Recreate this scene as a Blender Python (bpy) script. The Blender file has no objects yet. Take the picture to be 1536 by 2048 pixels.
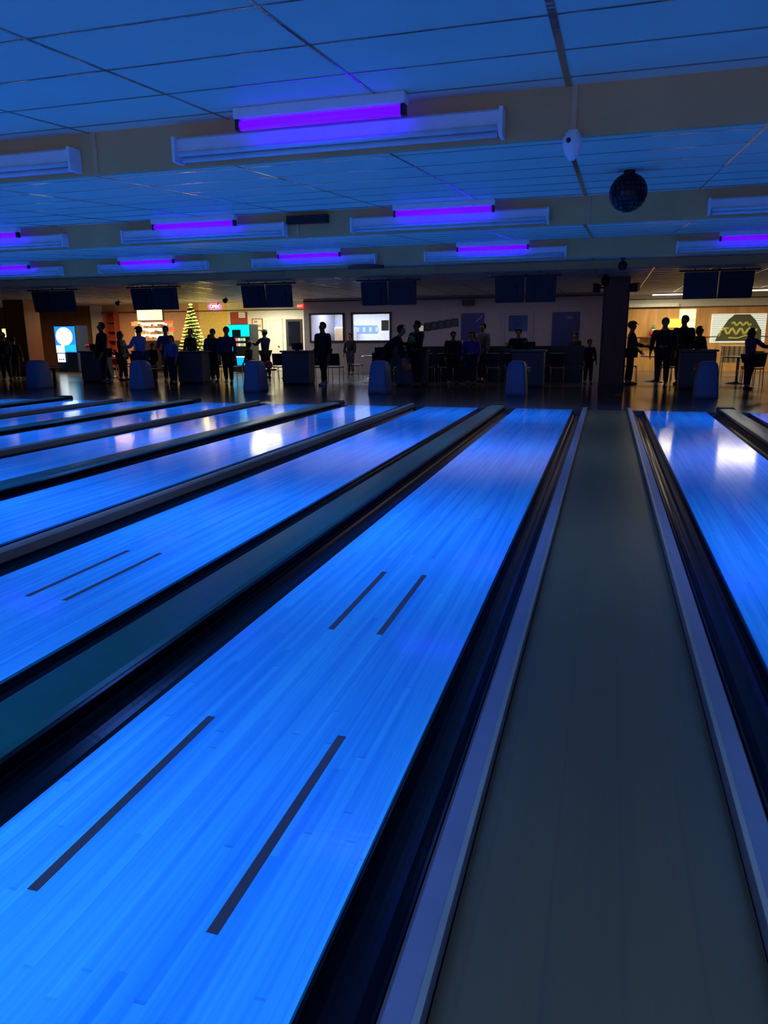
import bpy, bmesh, math, random
from mathutils import Vector, Matrix
random.seed(7)
S = bpy.context.scene
COL = S.collection
PI = math.pi

# ------------------------------------------------------------ camera
F_PX, YAW, PITCH, ROLL = 1477.2, -0.2877, -0.2339, -0.0081
cd = bpy.data.cameras.new('camera'); cam = bpy.data.objects.new('camera', cd); COL.objects.link(cam)
cd.sensor_fit = 'VERTICAL'; cd.sensor_height = 34.6; cd.lens = F_PX / 2048 * 34.6
cd.clip_start = 0.05; cd.clip_end = 200
f = Vector((math.sin(YAW) * math.cos(PITCH), math.cos(YAW) * math.cos(PITCH), math.sin(PITCH)))
r = Vector((math.cos(YAW), -math.sin(YAW), 0)); u = r.cross(f)
c_, s_ = math.cos(ROLL), math.sin(ROLL)
r, u = c_ * r + s_ * u, c_ * u - s_ * r
M = Matrix((r, u, -f)).transposed().to_4x4(); M.translation = Vector((1.073, -14.402, 1.373))
cam.matrix_world = M
S.camera = cam
S.view_settings.view_transform = 'Standard'; S.view_settings.look = 'None'
S.view_settings.gamma = 1; S.view_settings.exposure = 0.0; S.view_settings.use_curve_mapping = False

# ------------------------------------------------------------ world
W = bpy.data.worlds.new('world'); S.world = W; W.use_nodes = True
W.node_tree.nodes['Background'].inputs[0].default_value = (0.02, 0.03, 0.06, 1)
W.node_tree.nodes['Background'].inputs[1].default_value = 0.05

# ------------------------------------------------------------ light levels
UV_COLOR = (0.07, 0.235, 1.0); UV_POWER = 53
LAMP_ROWS = (-13.05, -8.95, -4.85, -0.80)            # Y of the ceiling risers over the lanes
LAMP_COLS = (3.3, -0.9, -4.27, -7.7, -11.1, -14.5)
def area(name, loc, sx, sy, power, color, spread=180, rot=(0, 0, 0)):
    l = bpy.data.lights.new(name, 'AREA'); l.shape = 'RECTANGLE'; l.size = sx; l.size_y = sy
    l.energy = power; l.color = color; l.spread = math.radians(spread)
    o = bpy.data.objects.new(name, l); o.location = loc; o.rotation_euler = rot; COL.objects.link(o); return o
for yy in LAMP_ROWS:
    for xx in LAMP_COLS:
        k = 1.0 if yy < -1 else 0.95
        area('black_light_glow', (xx, yy - 0.42, 2.74), 2.3, 0.45, UV_POWER * k, UV_COLOR, 106)
for xx in (6.0, 2.33, -0.9, -4.27, -7.7, -11.1):        # added unseen fill behind the camera, brightens risers and light fixtures
    area('pin_end_fill', (xx, -18.4, 1.0), 1.6, 0.3, 13, (.46, .55, 1.0), 180, (math.radians(98), 0, 0))
WARM = (1.0, 0.72, 0.36); CREAM = (1.0, 0.9, 0.66); COOL = (0.75, 0.82, 1.0)
# fluorescent troffers over the bright ends of the concourse, plus an added centre fill
area('troffer_and_fill_light', (3.05, 14.6, 2.70), 1.2, 0.3, 36, CREAM)
area('troffer_and_fill_light', (5.55, 13.0, 2.70), 1.2, 0.3, 42, CREAM)
area('troffer_and_fill_light', (7.3, 11.0, 2.70), 1.2, 0.3, 40, CREAM)
area('troffer_and_fill_light', (-18.2, 12.0, 2.70), 1.2, 0.3, 105, (1, .66, .36), 170)
area('troffer_and_fill_light', (-11.9, 12.9, 2.70), 1.2, 0.3, 125, (1, .93, .72), 170)
area('troffer_and_fill_light', (-11.2, 10.6, 2.70), 0.6, 0.3, 45, (1, .93, .74), 170)
area('troffer_and_fill_light', (-8.5, 14.6, 2.70), 2.4, 0.5, 130, (.72, .8, 1), 170)   # room behind the centre window
area('troffer_and_fill_light', (-4.2, 9.6, 2.70), 9.0, 5.0, 42, (.78, .68, 1), 180)  # added wide violet fill that lifts the centre wall, no fixture there
area('troffer_and_fill_light', (-23, 11.5, 2.70), 0.6, 0.6, 14, (1, .6, .3), 170)

# ------------------------------------------------------------ materials
def mat(name, col, rough=0.5, metal=0.0, emit=None, es=0.0, var=0.0, scale=8.0, bump=0.0, stretch=(1, 1, 1), spec=0.5):
    m = bpy.data.materials.new(name); m.use_nodes = True; n = m.node_tree; b = n.nodes['Principled BSDF']
    b.inputs['Base Color'].default_value = (*col, 1); b.inputs['Roughness'].default_value = rough
    b.inputs['Metallic'].default_value = metal; b.inputs['Specular IOR Level'].default_value = spec
    if emit: b.inputs['Emission Color'].default_value = (*emit, 1); b.inputs['Emission Strength'].default_value = es
    tc = n.nodes.new('ShaderNodeTexCoord'); mp = n.nodes.new('ShaderNodeMapping'); mp.inputs['Scale'].default_value = stretch
    nz = n.nodes.new('ShaderNodeTexNoise'); nz.inputs['Scale'].default_value = scale; nz.inputs['Detail'].default_value = 3
    n.links.new(tc.outputs['Object'], mp.inputs[0]); n.links.new(mp.outputs[0], nz.inputs['Vector'])
    v = var if var else 0.06
    mr = n.nodes.new('ShaderNodeMapRange'); mr.inputs[1].default_value = 0.3; mr.inputs[2].default_value = 0.7
    mr.inputs[3].default_value = 1 - v; mr.inputs[4].default_value = 1 + v
    vm = n.nodes.new('ShaderNodeVectorMath'); vm.operation = 'SCALE'; vm.inputs[0].default_value = col
    n.links.new(nz.outputs[0], mr.inputs[0]); n.links.new(mr.outputs[0], vm.inputs['Scale']); n.links.new(vm.outputs[0], b.inputs['Base Color'])
    if bump:
        bp = n.nodes.new('ShaderNodeBump'); bp.inputs['Strength'].default_value = bump; bp.inputs['Distance'].default_value = 0.01
        n.links.new(nz.outputs[0], bp.inputs['Height']); n.links.new(bp.outputs[0], b.inputs['Normal'])
    return m

def boards_mat(name, c1, c2, bw, rough, spec=0.5, seam_y=None, joint=2.2, streak=0.5, bump=0.02):
    """Long narrow boards laid along Y: every board its own tone, fine grain stretched along it."""
    m = bpy.data.materials.new(name); m.use_nodes = True; N = m.node_tree; L = N.links; b = N.nodes['Principled BSDF']
    b.inputs['Specular IOR Level'].default_value = spec
    tc = N.nodes.new('ShaderNodeTexCoord'); sp = N.nodes.new('ShaderNodeSeparateXYZ'); L.new(tc.outputs['Object'], sp.inputs[0])
    def mth(op, a, bb=None):
        q = N.nodes.new('ShaderNodeMath'); q.operation = op
        for i, x in enumerate((a, bb)):
            if x is None: continue
            if isinstance(x, (int, float)): q.inputs[i].default_value = x
            else: L.new(x, q.inputs[i])
        return q.outputs[0]
    xs = mth('DIVIDE', sp.outputs[0], bw); idx = mth('FLOOR', xs); fr = mth('FRACT', xs)
    w1 = N.nodes.new('ShaderNodeTexWhiteNoise'); w1.noise_dimensions = '1D'; L.new(idx, w1.inputs['W'])
    off = mth('MULTIPLY', w1.outputs[0], 7.0)
    yy = mth('ADD', mth('DIVIDE', sp.outputs[1], joint), off); yi = mth('FLOOR', yy); yf = mth('FRACT', yy)
    w2 = N.nodes.new('ShaderNodeTexWhiteNoise'); w2.noise_dimensions = '1D'; L.new(mth('ADD', mth('MULTIPLY', idx, 13.7), mth('MULTIPLY', yi, 3.31)), w2.inputs['W'])
    mp = N.nodes.new('ShaderNodeMapping'); mp.inputs['Scale'].default_value = (60, 0.7, 1); L.new(tc.outputs['Object'], mp.inputs[0])
    nz = N.nodes.new('ShaderNodeTexNoise'); nz.inputs['Scale'].default_value = 1.0; nz.inputs['Detail'].default_value = 5; L.new(mp.outputs[0], nz.inputs['Vector'])
    mp2 = N.nodes.new('ShaderNodeMapping'); mp2.inputs['Scale'].default_value = (5, 0.5, 1); L.new(tc.outputs['Object'], mp2.inputs[0])
    nz2 = N.nodes.new('ShaderNodeTexNoise'); nz2.inputs['Scale'].default_value = 1.0; nz2.inputs['Detail'].default_value = 4; L.new(mp2.outputs[0], nz2.inputs['Vector'])
    fac = mth('ADD', mth('MULTIPLY', w2.outputs[0], 0.30), mth('MULTIPLY', mth('SUBTRACT', nz.outputs[0], 0.3), streak * 1.5))
    fac = mth('ADD', fac, mth('MULTIPLY', mth('SUBTRACT', nz2.outputs[0], 0.5), 0.9))
    edge = mth('LESS_THAN', mth('ABSOLUTE', mth('SUBTRACT', fr, 0.5)), 0.47)
    mix = N.nodes.new('ShaderNodeMix'); mix.data_type = 'RGBA'; mix.clamp_factor = True
    mix.inputs['A'].default_value = (*c2, 1); mix.inputs['B'].default_value = (*c1, 1); L.new(fac, mix.inputs['Factor'])
    dark = mth('ADD', mth('MULTIPLY', edge, 0.09), 0.91)
    ends = mth('ADD', mth('MULTIPLY', mth('GREATER_THAN', yf, 0.004), 0.2), 0.8); dark = mth('MULTIPLY', dark, ends)
    if seam_y is not None:
        sd = mth('ABSOLUTE', mth('SUBTRACT', sp.outputs[1], seam_y)); dark = mth('MULTIPLY', dark, mth('ADD', mth('MULTIPLY', mth('GREATER_THAN', sd, 0.02), 0.3), 0.7))
    vm = N.nodes.new('ShaderNodeVectorMath'); vm.operation = 'SCALE'; L.new(mix.outputs['Result'], vm.inputs[0]); L.new(dark, vm.inputs['Scale'])
    L.new(vm.outputs[0], b.inputs['Base Color'])
    b.inputs['Roughness'].default_value = rough
    if bump:
        mp3 = N.nodes.new('ShaderNodeMapping'); mp3.inputs['Scale'].default_value = (14, 30, 1); L.new(tc.outputs['Object'], mp3.inputs[0])
        nz3 = N.nodes.new('ShaderNodeTexNoise'); nz3.inputs['Scale'].default_value = 1; nz3.inputs['Detail'].default_value = 2; L.new(mp3.outputs[0], nz3.inputs['Vector'])
        bp = N.nodes.new('ShaderNodeBump'); bp.inputs['Strength'].default_value = bump; bp.inputs['Distance'].default_value = 0.01
        L.new(nz3.outputs[0], bp.inputs['Height']); L.new(bp.outputs[0], b.inputs['Normal'])
    return m

MT = {}
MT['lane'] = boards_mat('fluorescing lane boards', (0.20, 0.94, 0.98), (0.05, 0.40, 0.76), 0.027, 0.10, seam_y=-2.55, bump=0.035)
MT['guide'] = mat('dark guide line', (0.10, 0.06, 0.05), 0.4)
MT['walk'] = boards_mat('worn walkway boards', (0.27, 0.13, 0.036), (0.17, 0.09, 0.028), 0.17, 0.33, bump=0.02, streak=0.25, joint=9.0)
MT['approach'] = mat('polished approach boards', (0.07, 0.065, 0.06), 0.17, var=0.2, scale=3, stretch=(8, .6, 1), bump=0.02)
MT['tile'] = mat('dark concourse floor', (0.12, 0.11, 0.10), 0.22, var=0.2, scale=4)
MT['under'] = mat('dark underfloor', (0.01, 0.01, 0.012), 0.8)
MT['gutter'] = mat('black gutter plastic', (0.005, 0.005, 0.007), 0.22, bump=0.04, scale=5, stretch=(1, 9, 1), spec=0.25)
MT['cover'] = mat('teal moulded cover', (0.006, 0.085, 0.05), 0.3, bump=0.03)
MT['divider'] = mat('grey divider plastic', (0.30, 0.16, 0.09), 0.4)
MT['rail'] = mat('grey metal rail', (0.30, 0.22, 0.20), 0.35, metal=0.2)
MT['raildark'] = mat('dark blue rail side', (0.10, 0.05, 0.05), 0.4)
MT['bronze'] = mat('bronze lip', (0.45, 0.30, 0.12), 0.3, metal=0.8, var=.3, scale=12, stretch=(1, 5, 1))
MT['ceil'] = mat('white ceiling tile', (0.90, 0.74, 0.55), 0.6, var=0.04, scale=2)
MT['tbar'] = mat('ceiling grid metal', (0.42, 0.36, 0.32), 0.14, metal=0.9, bump=0.4, scale=9)
MT['riser'] = mat('beige ceiling riser', (0.90, 0.46, 0.18), 0.7, var=0.08, scale=2)
MT['seamstrip'] = mat('pale cover strip', (0.9, 0.5, 0.25), 0.5)
MT['ceil2'] = mat('concourse ceiling tile', (0.56, 0.56, 0.60), 0.55, var=0.08, scale=3, bump=0.05)
MT['white'] = mat('white enamel', (0.96, 0.9, 0.95), 0.35)
MT['tubeoff'] = mat('unlit tube glass', (0.75, 0.8, 0.85), 0.15)
MT['violet'] = mat('violet tube', (0.1, 0.02, 0.4), 0.3, emit=(0.028, 0.0, 1.0), es=5.0)
MT['black'] = mat('black plastic', (0.012, 0.012, 0.016), 0.45)
MT['mirror'] = mat('dark mirror facet', (0.006, 0.006, 0.01), 0.35)
MT['navy'] = mat('navy monitor casing', (0.03, 0.03, 0.045), 0.55)
MT['screen'] = mat('dark glass', (0.01, 0.01, 0.02), 0.1)
MT['hood'] = mat('blue grey moulded plastic', (0.16, 0.24, 0.50), 0.45)
MT['console'] = mat('grey laminate', (0.14, 0.14, 0.16), 0.5)
MT['top'] = mat('dark laminate top', (0.05, 0.05, 0.06), 0.3)
MT['chrome'] = mat('chrome', (0.6, 0.6, 0.6), 0.18, metal=1)
MT['chair'] = mat('dark moulded seat', (0.02, 0.02, 0.03), 0.4)
MT['woodpillar'] = mat('dark brown wood panel', (0.24, 0.07, 0.03), 0.5, var=.25, scale=3, stretch=(12, 12, .5))
MT['brownwall'] = mat('brown wood wall', (0.22, 0.10, 0.05), 0.6, var=.15, scale=2, stretch=(6, 6, .5))
MT['warmlitwall'] = mat('cream paint in warm light', (0.62, 0.34, 0.17), 0.7)  # cream wall with the warm light put into its colour
MT['yellowlitwall'] = mat('cream paint in yellow light', (0.85, 0.62, 0.20), 0.7)  # cream wall, yellow light from the tree put into its colour
MT['cream'] = mat('cream paint', (0.80, 0.76, 0.62), 0.7)
MT['greywall'] = mat('grey paint', (0.40, 0.37, 0.42), 0.75)
MT['orange'] = mat('orange wood panelling', (0.78, 0.40, 0.12), 0.55, var=.18, scale=1.6, stretch=(4, 4, .6))
MT['darktrim'] = mat('dark trim', (0.05, 0.025, 0.02), 0.5)
MT['masking'] = mat('dark masking wall', (0.03, 0.03, 0.05), 0.8)

# ------------------------------------------------------------ mesh helpers
class MB:
    def __init__(s): s.b = bmesh.new()
    def box(s, x0, x1, y0, y1, z0, z1, mi=0, bev=0.0, rot=None, piv=None):
        vs = [s.b.verts.new((x, y, z)) for x in (x0, x1) for y in (y0, y1) for z in (z0, z1)]
        fs = [s.b.faces.new([vs[i] for i in q]) for q in ((0, 1, 3, 2), (4, 6, 7, 5), (0, 4, 5, 1), (2, 3, 7, 6), (0, 2, 6, 4), (1, 5, 7, 3))]
        for q in fs: q.material_index = mi
        if rot: bmesh.ops.rotate(s.b, verts=vs, cent=piv or ((x0 + x1) / 2, (y0 + y1) / 2, (z0 + z1) / 2), matrix=rot)
        if bev: bmesh.ops.bevel(s.b, geom=list({e for q in fs for e in q.edges}), offset=bev, segments=2, affect='EDGES')
        return vs
    def prism(s, prof, y0, y1, axis='Y', mi=0, closed=True):
        """profile of (a, z) pairs run along Y (or along X with axis 'X')"""
        def P(a, z, t): return (a, t, z) if axis == 'Y' else (t, a, z)
        A = [s.b.verts.new(P(a, z, y0)) for a, z in prof]; B = [s.b.verts.new(P(a, z, y1)) for a, z in prof]
        n = len(prof)
        for i in range(n if closed else n - 1):
            j = (i + 1) % n; q = s.b.faces.new((A[i], A[j], B[j], B[i])); q.material_index = mi
        if closed:
            for V in (A, B[::-1]):
                q = s.b.faces.new(V); q.material_index = mi
    def tube(s, pts, rad, n=8, mi=0, caps=True):
        rads = rad if isinstance(rad, (list, tuple)) else [rad] * len(pts)
        rings = []; pts = [Vector(p) for p in pts]
        for i, p in enumerate(pts):
            d = (pts[min(i + 1, len(pts) - 1)] - pts[max(i - 1, 0)]).normalized()
            a = d.orthogonal().normalized() if i == 0 else (a - d * a.dot(d)).normalized()
            bb = d.cross(a)
            rings.append([s.b.verts.new(p + rads[i] * (math.cos(2 * PI * k / n) * a + math.sin(2 * PI * k / n) * bb)) for k in range(n)])
        for A, B in zip(rings, rings[1:]):
            for k in range(n):
                q = s.b.faces.new((A[k], A[(k + 1) % n], B[(k + 1) % n], B[k])); q.smooth = True; q.material_index = mi
        if caps:
            for R_ in (rings[0][::-1], rings[-1]):
                q = s.b.faces.new(R_); q.material_index = mi
    def lathe(s, prof, c=(0, 0, 0), n=24, mi=0, smooth=True):
        rings = [[s.b.verts.new((c[0] + r_ * math.cos(2 * PI * k / n), c[1] + r_ * math.sin(2 * PI * k / n), c[2] + z)) for k in range(n)] for r_, z in prof]
        for A, B in zip(rings, rings[1:]):
            for k in range(n):
                q = s.b.faces.new((A[k], A[(k + 1) % n], B[(k + 1) % n], B[k])); q.smooth = smooth; q.material_index = mi
        for R_ in (rings[0][::-1], rings[-1]):
            q = s.b.faces.new(R_); q.material_index = mi
    def ball(s, c, rx, ry=None, rz=None, seg=16, mi=0, smooth=True):
        ry = ry or rx; rz = rz or rx
        g = bmesh.ops.create_uvsphere(s.b, u_segments=seg, v_segments=max(6, seg * 2 // 3), radius=1, matrix=Matrix.Translation(c) @ Matrix.Diagonal((rx, ry, rz, 1)))
        for v in g['verts']:
            for q in v.link_faces: q.smooth = smooth; q.material_index = mi
    def build(s, name, m, parent=None, loc=None, rz=0.0):
        bmesh.ops.recalc_face_normals(s.b, faces=s.b.faces)
        me = bpy.data.meshes.new(name); s.b.to_mesh(me); s.b.free()
        for q in (m if isinstance(m, (list, tuple)) else [m]): me.materials.append(q)
        o = bpy.data.objects.new(name, me); COL.objects.link(o)
        if parent: o.parent = parent
        if loc: o.location = loc
        o.rotation_euler.z = rz
        return o
def tag(o, label=None, cat=None, group=None, kind=None):
    if label: o['label'] = label
    if cat: o['category'] = cat
    if group: o['group'] = group
    if kind: o['kind'] = kind
    return o
def thing(name, label, cat, loc=(0, 0, 0), rz=0.0, group=None):
    o = bpy.data.objects.new(name, None); o.empty_display_size = 0.1; COL.objects.link(o)
    o.location = loc; o.rotation_euler.z = rz
    return tag(o, label, cat, group)
def kids(o): return [c for c in bpy.data.objects if c.parent == o]
def copy_tree(o, parent=None):
    c = o.copy(); COL.objects.link(c)
    if parent: c.parent = parent
    for ch in kids(o): copy_tree(ch, c)
    return c
def bx(name, m, parent, *a, **k):
    q = MB(); q.box(*a, **k); return q.build(name, m, parent)
def struct(name, mb, m, label=None):
    o = mb.build(name, m); tag(o, label, None, None, 'structure'); return o
def text(name, body, size, loc, m, parent, ext=0.004):
    c = bpy.data.curves.new(name, 'FONT'); c.body = body; c.size = size; c.extrude = ext; c.align_x = 'CENTER'; c.align_y = 'CENTER'
    o = bpy.data.objects.new(name, c); COL.objects.link(o); o.data.materials.append(m); o.parent = parent
    bpy.context.view_layer.update()
    me = bpy.data.meshes.new_from_object(o); bpy.data.objects.remove(o)
    o = bpy.data.objects.new(name, me); COL.objects.link(o); o.parent = parent
    if not me.materials: me.materials.append(m)
    o.location = loc; o.rotation_euler = (PI / 2, 0, 0); return o

# ============================================================ SETTING
XL, XR = -27.0, 8.6
HW = 0.527                                   # half the width of a lane
q = MB(); q.box(XL, XR, -19, 0.0, -0.2, -0.14); struct('floor', q, MT['under'])
q = MB(); q.box(XL, XR, 0.0, 6.35, -0.2, 0.0); struct('floor', q, MT['approach'])
q = MB(); q.box(XL, XR, 6.35, 16.5, -0.2, 0.0); struct('floor', q, MT['tile'])
q = MB(); q.box(XL - .15, XL, -19, 16.5, -0.2, 3.2); struct('wall_left', q, MT['brownwall'])
q = MB(); q.box(XR, XR + .15, -19, 16.5, -0.2, 3.2); struct('wall_right', q, MT['orange'])
q = MB(); q.box(XL, XR, -19.15, -19, -0.2, 3.2); struct('wall_front', q, MT['masking'])

# stepped ceiling over the lanes: each bay rises away from the pins, a riser drops at its end
def bay(y0, y1, z0=2.64, z1=2.95, cols=True):
    s = MB(); sl = (z1 - z0) / (y1 - y0)
    s.prism([(y0 + .051, z0), (y1 - .001, z1), (y1 - .001, z1 + .08), (y0 + .051, z0 + .08)], XL, XR, 'X', 0)
    def bar(x0, x1, a, b2):
        zz = lambda y: z0 + sl * (y - y0)
        v = [s.b.verts.new((x, y, zz(y) - d)) for d in (0.006, -0.01) for x, y in ((x0, a), (x1, a), (x1, b2), (x0, b2))]
        for w in ((0, 1, 2, 3), (4, 5, 6, 7), (0, 1, 5, 4), (1, 2, 6, 5), (2, 3, 7, 6), (3, 0, 4, 7)):
            s.b.faces.new([v[i] for i in w]).material_index = 1
    x = 0.74
    xs = [0.74 - 1.2275 * k for k in range(-6, 23)]
    for x in xs:
        w = 0.02 if abs(x - .74) < .01 else 0.008
        bar(x - w, x + w, y0 + .052, y1 - .001)
    y = y1 - 0.24
    while y > y0 + .05:
        bar(XL, XR, y - .0055, y + .0055); y -= 0.614
    return s
RY = (-13.05, -8.95, -4.85, -0.80, 3.25)
struct('ceiling', bay(-19, -13.05), [MT['ceil'], MT['tbar']])
for a, b2 in zip(RY, RY[1:]): struct('ceiling', bay(a, b2), [MT['ceil'], MT['tbar']])
for i, yy in enumerate(RY):
    s = MB(); zb = 2.64 if i < 4 else 2.78
    s.box(XL, XR, yy, yy + .05, zb, 2.97, 0)
    for x in (0.78, -2.9, -6.6):
        s.box(x - .018, x + .018, yy - .012, yy + .001, zb, 2.955, 1)
    struct('trim_%d' % (i + 1), s, [MT['riser'], MT['seamstrip']])
s = MB(); s.box(XL, XR, 3.301, 16.5, 2.78, 2.9, 0)
for k in range(-7, 23): s.box(.74 - 1.2275 * k - .012, .74 - 1.2275 * k + .012, 3.31, 16.4, 2.772, 2.781, 1)
for k in range(21): s.box(XL, XR, 3.9 + .614 * k - .01, 3.9 + .614 * k + .01, 2.773, 2.781, 1)
struct('ceiling', s, [MT['ceil2'], MT['tbar']])

# back walls
YL, YC, YR = 14.5, 13.0, 16.0
s = MB()
s.box(XL, -20.95, YL, YL + .15, 0, 2.78, 0); s.box(-20.95, -20.4, YL - .08, YL + .15, 0, 2.78, 1)
s.box(-20.4, -15.6, YL, YL + .15, 0, 2.78, 2); s.box(-15.6, -14.25, YL, YL + .15, 0, 2.78, 3); s.box(-14.25, -10.2, YL, YL + .15, 0, 2.78, 1)
s.box(-20.9, -10.2, YL - .03, YL, 2.44, 2.475, 4)
struct('wall_back_left', s, [MT['brownwall'], MT['cream'], MT['warmlitwall'], MT['yellowlitwall'], MT['darktrim']])
s = MB()
WX0, WX1, WZ0, WZ1 = -9.93, -6.72, 1.18, 2.21
s.box(-10.2, WX0, YC, YC + .15, 0, 2.78); s.box(WX1, 1.35, YC, YC + .15, 0, 2.78)
s.box(WX0, WX1, YC, YC + .15, 0, WZ0); s.box(WX0, WX1, YC, YC + .15, WZ1, 2.78); s.box(-8.57, -8.23, YC, YC + .15, WZ0, WZ1)
s.box(-10.2, 1.35, YC - .04, YC, 2.66, 2.70, 1)
s.box(-10.2, -10.05, YC + .15, 16.2, 0, 2.78); s.box(1.2, 1.35, YC + .15, 16.0, 0, 2.78)
struct('wall_back', s, [MT['greywall'], MT['darktrim']])
q = MB(); q.box(-10.05, -4.5, 16.1, 16.2, 0, 2.78); q.box(-4.6, -4.5, 13.15, 16.1, 0, 2.78); struct('wall_inner', q, mat('pale room paint', (0.7, 0.7, 0.72), .7))
for i, (a, b2) in enumerate(((WX0, -8.57), (-8.23, WX1))):
    s = MB()
    for z in (WZ0, WZ1): s.box(a - .04, b2 + .04, YC - .05, YC - .002, z - .035, z + .035)
    for x in (a, b2): s.box(x - .035, x + .035, YC - .05, YC - .002, WZ0, WZ1)
    struct('window_%d' % (i + 1), s, MT['darktrim'])
s = MB()
s.box(1.35, XR, YR, YR + .15, 0, 2.34, 0); s.box(1.35, XR, YR, YR + .15, 2.34, 2.78, 1)
s.box(1.35, XR, YR - .03, YR, 2.31, 2.345, 2); s.box(1.35, 3.55, YR - .22, YR - .03, 2.345, 2.47, 1); s.box(1.35, XR, YR - .05, YR - .002, 2.62, 2.65, 2)
s.box(1.35, XR, YR - .03, YR, 1.23, 1.265, 3)
struct('wall_back_right', s, [MT['orange'], MT['cream'], MT['darktrim'], MT['woodpillar']])

# doors and interior windows of the back walls
def door(n, x0, x1, y, z1, frame_m, leaf_m, pane_m, pane, w=.09):
    s = MB(); s.box(x0 - w, x0, y - .06, y - .002, 0, z1 + w); s.box(x1, x1 + w, y - .06, y - .002, 0, z1 + w); s.box(x0, x1, y - .06, y - .002, z1, z1 + w)
    o = struct('door_%d' % n, s, frame_m)
    bx('door_leaf', leaf_m, o, x0 + .005, x1 - .005, y - .045, y - .004, 0.01, z1 - .005)
    if pane: bx('glass_pane', pane_m, o, pane[0], pane[1], y - .055, y - .046, pane[2], pane[3])
    bx('door_handle', MT['chrome'], o, x1 - .12, x1 - .06, y - .09, y - .046, .98, 1.02)
    return o
MT['doorgrey'] = mat('grey door paint', (.36, .33, .4), .5); MT['bluepane'] = mat('dark blue glass', (.02, .06, .22), .15)
door(1, -2.47, -1.56, YC, 2.12, MT['doorgrey'], MT['doorgrey'], MT['bluepane'], (-2.33, -1.66, 1.50, 2.05))
door(2, -12.5, -11.85, YL, 2.02, MT['cream'], mat('pale yellow door', (.78, .74, .58), .5), MT['cream'], None)
door(3, -11.6, -10.85, YL, 2.07, MT['cream'], mat('dark door leaf', (.05, .05, .055), .3), MT['screen'], (-11.5, -10.98, 1.0, 1.98))

# ============================================================ LANES
LX = [0.0, -1.774, -3.384, -5.158, -6.768, -8.542, -10.152, -11.926, -13.536]
RX = [2.33, 4.09]
ORD = ['first', 'second', 'third', 'fourth', 'fifth', 'sixth', 'seventh', 'eighth', 'ninth']
LEN = 18.7
def gutter_bm(x0, x1):
    s = MB(); n = 12; top = []; bot = []
    for i in range(n + 1):
        a = PI * i / n; x = (x0 + x1) / 2 - (x1 - x0 - .016) / 2 * math.cos(a); z = -.012 - .075 * math.sin(a)
        top.append((x, z))
    prof = [(x0, -.012)] + top + [(x1, -.012), (x1, -.12), (x0, -.12)]
    s.prism(prof, -LEN, 0.0)
    for fc in s.b.faces:
        if abs(fc.normal.y) < .5: fc.smooth = False
    return s
def lane(x, gl, gr, label):
    t = thing('bowling_lane', label, 'bowling lane', (x, 0, 0), 0, 'bowling lanes')
    s = MB(); s.box(-HW, HW, -LEN, -.001, -.12, 0.0); s.build('lane_bed', MT['lane'], t)
    for gx, y0, y1 in ((.257, -13.11, -12.19), (.122, -11.28, -10.36)):
        for sg in (-1, 1):
            s = MB(); s.box(sg * gx - .015, sg * gx + .015, y0, y1, 0.0003, .0018); s.build('guide_line', MT['guide'], t)
    for a, b2 in ((-HW - gl, -HW - .002), (HW + .002, HW + gr)):
        g = gutter_bm(a, b2).build('gutter', MT['gutter'], t)
    return t
G = .20; GN = .238
for i, x in enumerate(LX):
    if i == 0: lb = 'large glowing blue bowling lane in the foreground, left of the wooden walkway'
    else: lb = 'glowing blue bowling lane, %s to the left of the foreground lane' % ORD[i - 1]
    lane(x, G if i % 2 == 0 else GN, .165 if i == 0 else (GN if i % 2 == 0 else G), lb)
lane(RX[0], .19, G, 'glowing blue bowling lane right of the wooden walkway with white glare')
lane(RX[1], G, GN, 'sliver of glowing blue bowling lane at far right edge of the frame')
# covers between the two lanes of a pair, dividers between pairs
def cover(xc, label):
    w = .15
    prof = [(-w + .008, .0), (-w + .006, .045), (-w + .02, .052), (-.03, .055), (.03, .055), (w - .03, .050), (w - .012, .038), (w - .012, .0)]
    s = MB(); s.prism(prof, -LEN, 0.12); o = s.build('ball_return_cover', MT['cover']); o.location.x = xc
    for sg in (-1, 1):
        s = MB(); s.prism([(sg * w, -.12), (sg * w, .028), (sg * (w - .011), .034), (sg * (w - .011), -.12)], -LEN, .12); s.build('side_skirt', MT['gutter'], o)
    s = MB(); s.box(-w + .011, w - .011, -LEN, .12, -.12, -.001); s.build('base', MT['black'], o)
    s = MB()
    s.prism([(-w, 0.0), (-w, .04), (-w + .03, .07), (w - .03, .07), (w, .04), (w, 0.0)], .121, .34); e = s.build('end_cap', MT['black'], o)
    tag(o, label, 'ball return cover', 'ball return covers between lanes')
cover(-.89, 'long teal ball return cover left of the foreground lane')
for i, xc in enumerate((-4.274, -7.658, -11.042)):
    cover(xc, 'dark teal ball return cover, %s one beyond the big foreground cover' % ORD[i])
cover(3.21, 'long grey glinting ball return cover at the right edge')
for i, xc in enumerate((-2.579, -5.963, -9.347, -12.731)):
    s = MB(); s.prism([(-.038, -.12), (-.038, .05), (-.026, .065), (.026, .065), (.038, .05), (.038, -.12)], -LEN, .02)
    o = s.build('lane_divider', MT['divider']); o.location.x = xc
    tag(o, 'narrow grey divider between two black gutters, %s from the walkway' % ORD[i], 'lane divider', 'narrow lane dividers')
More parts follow.
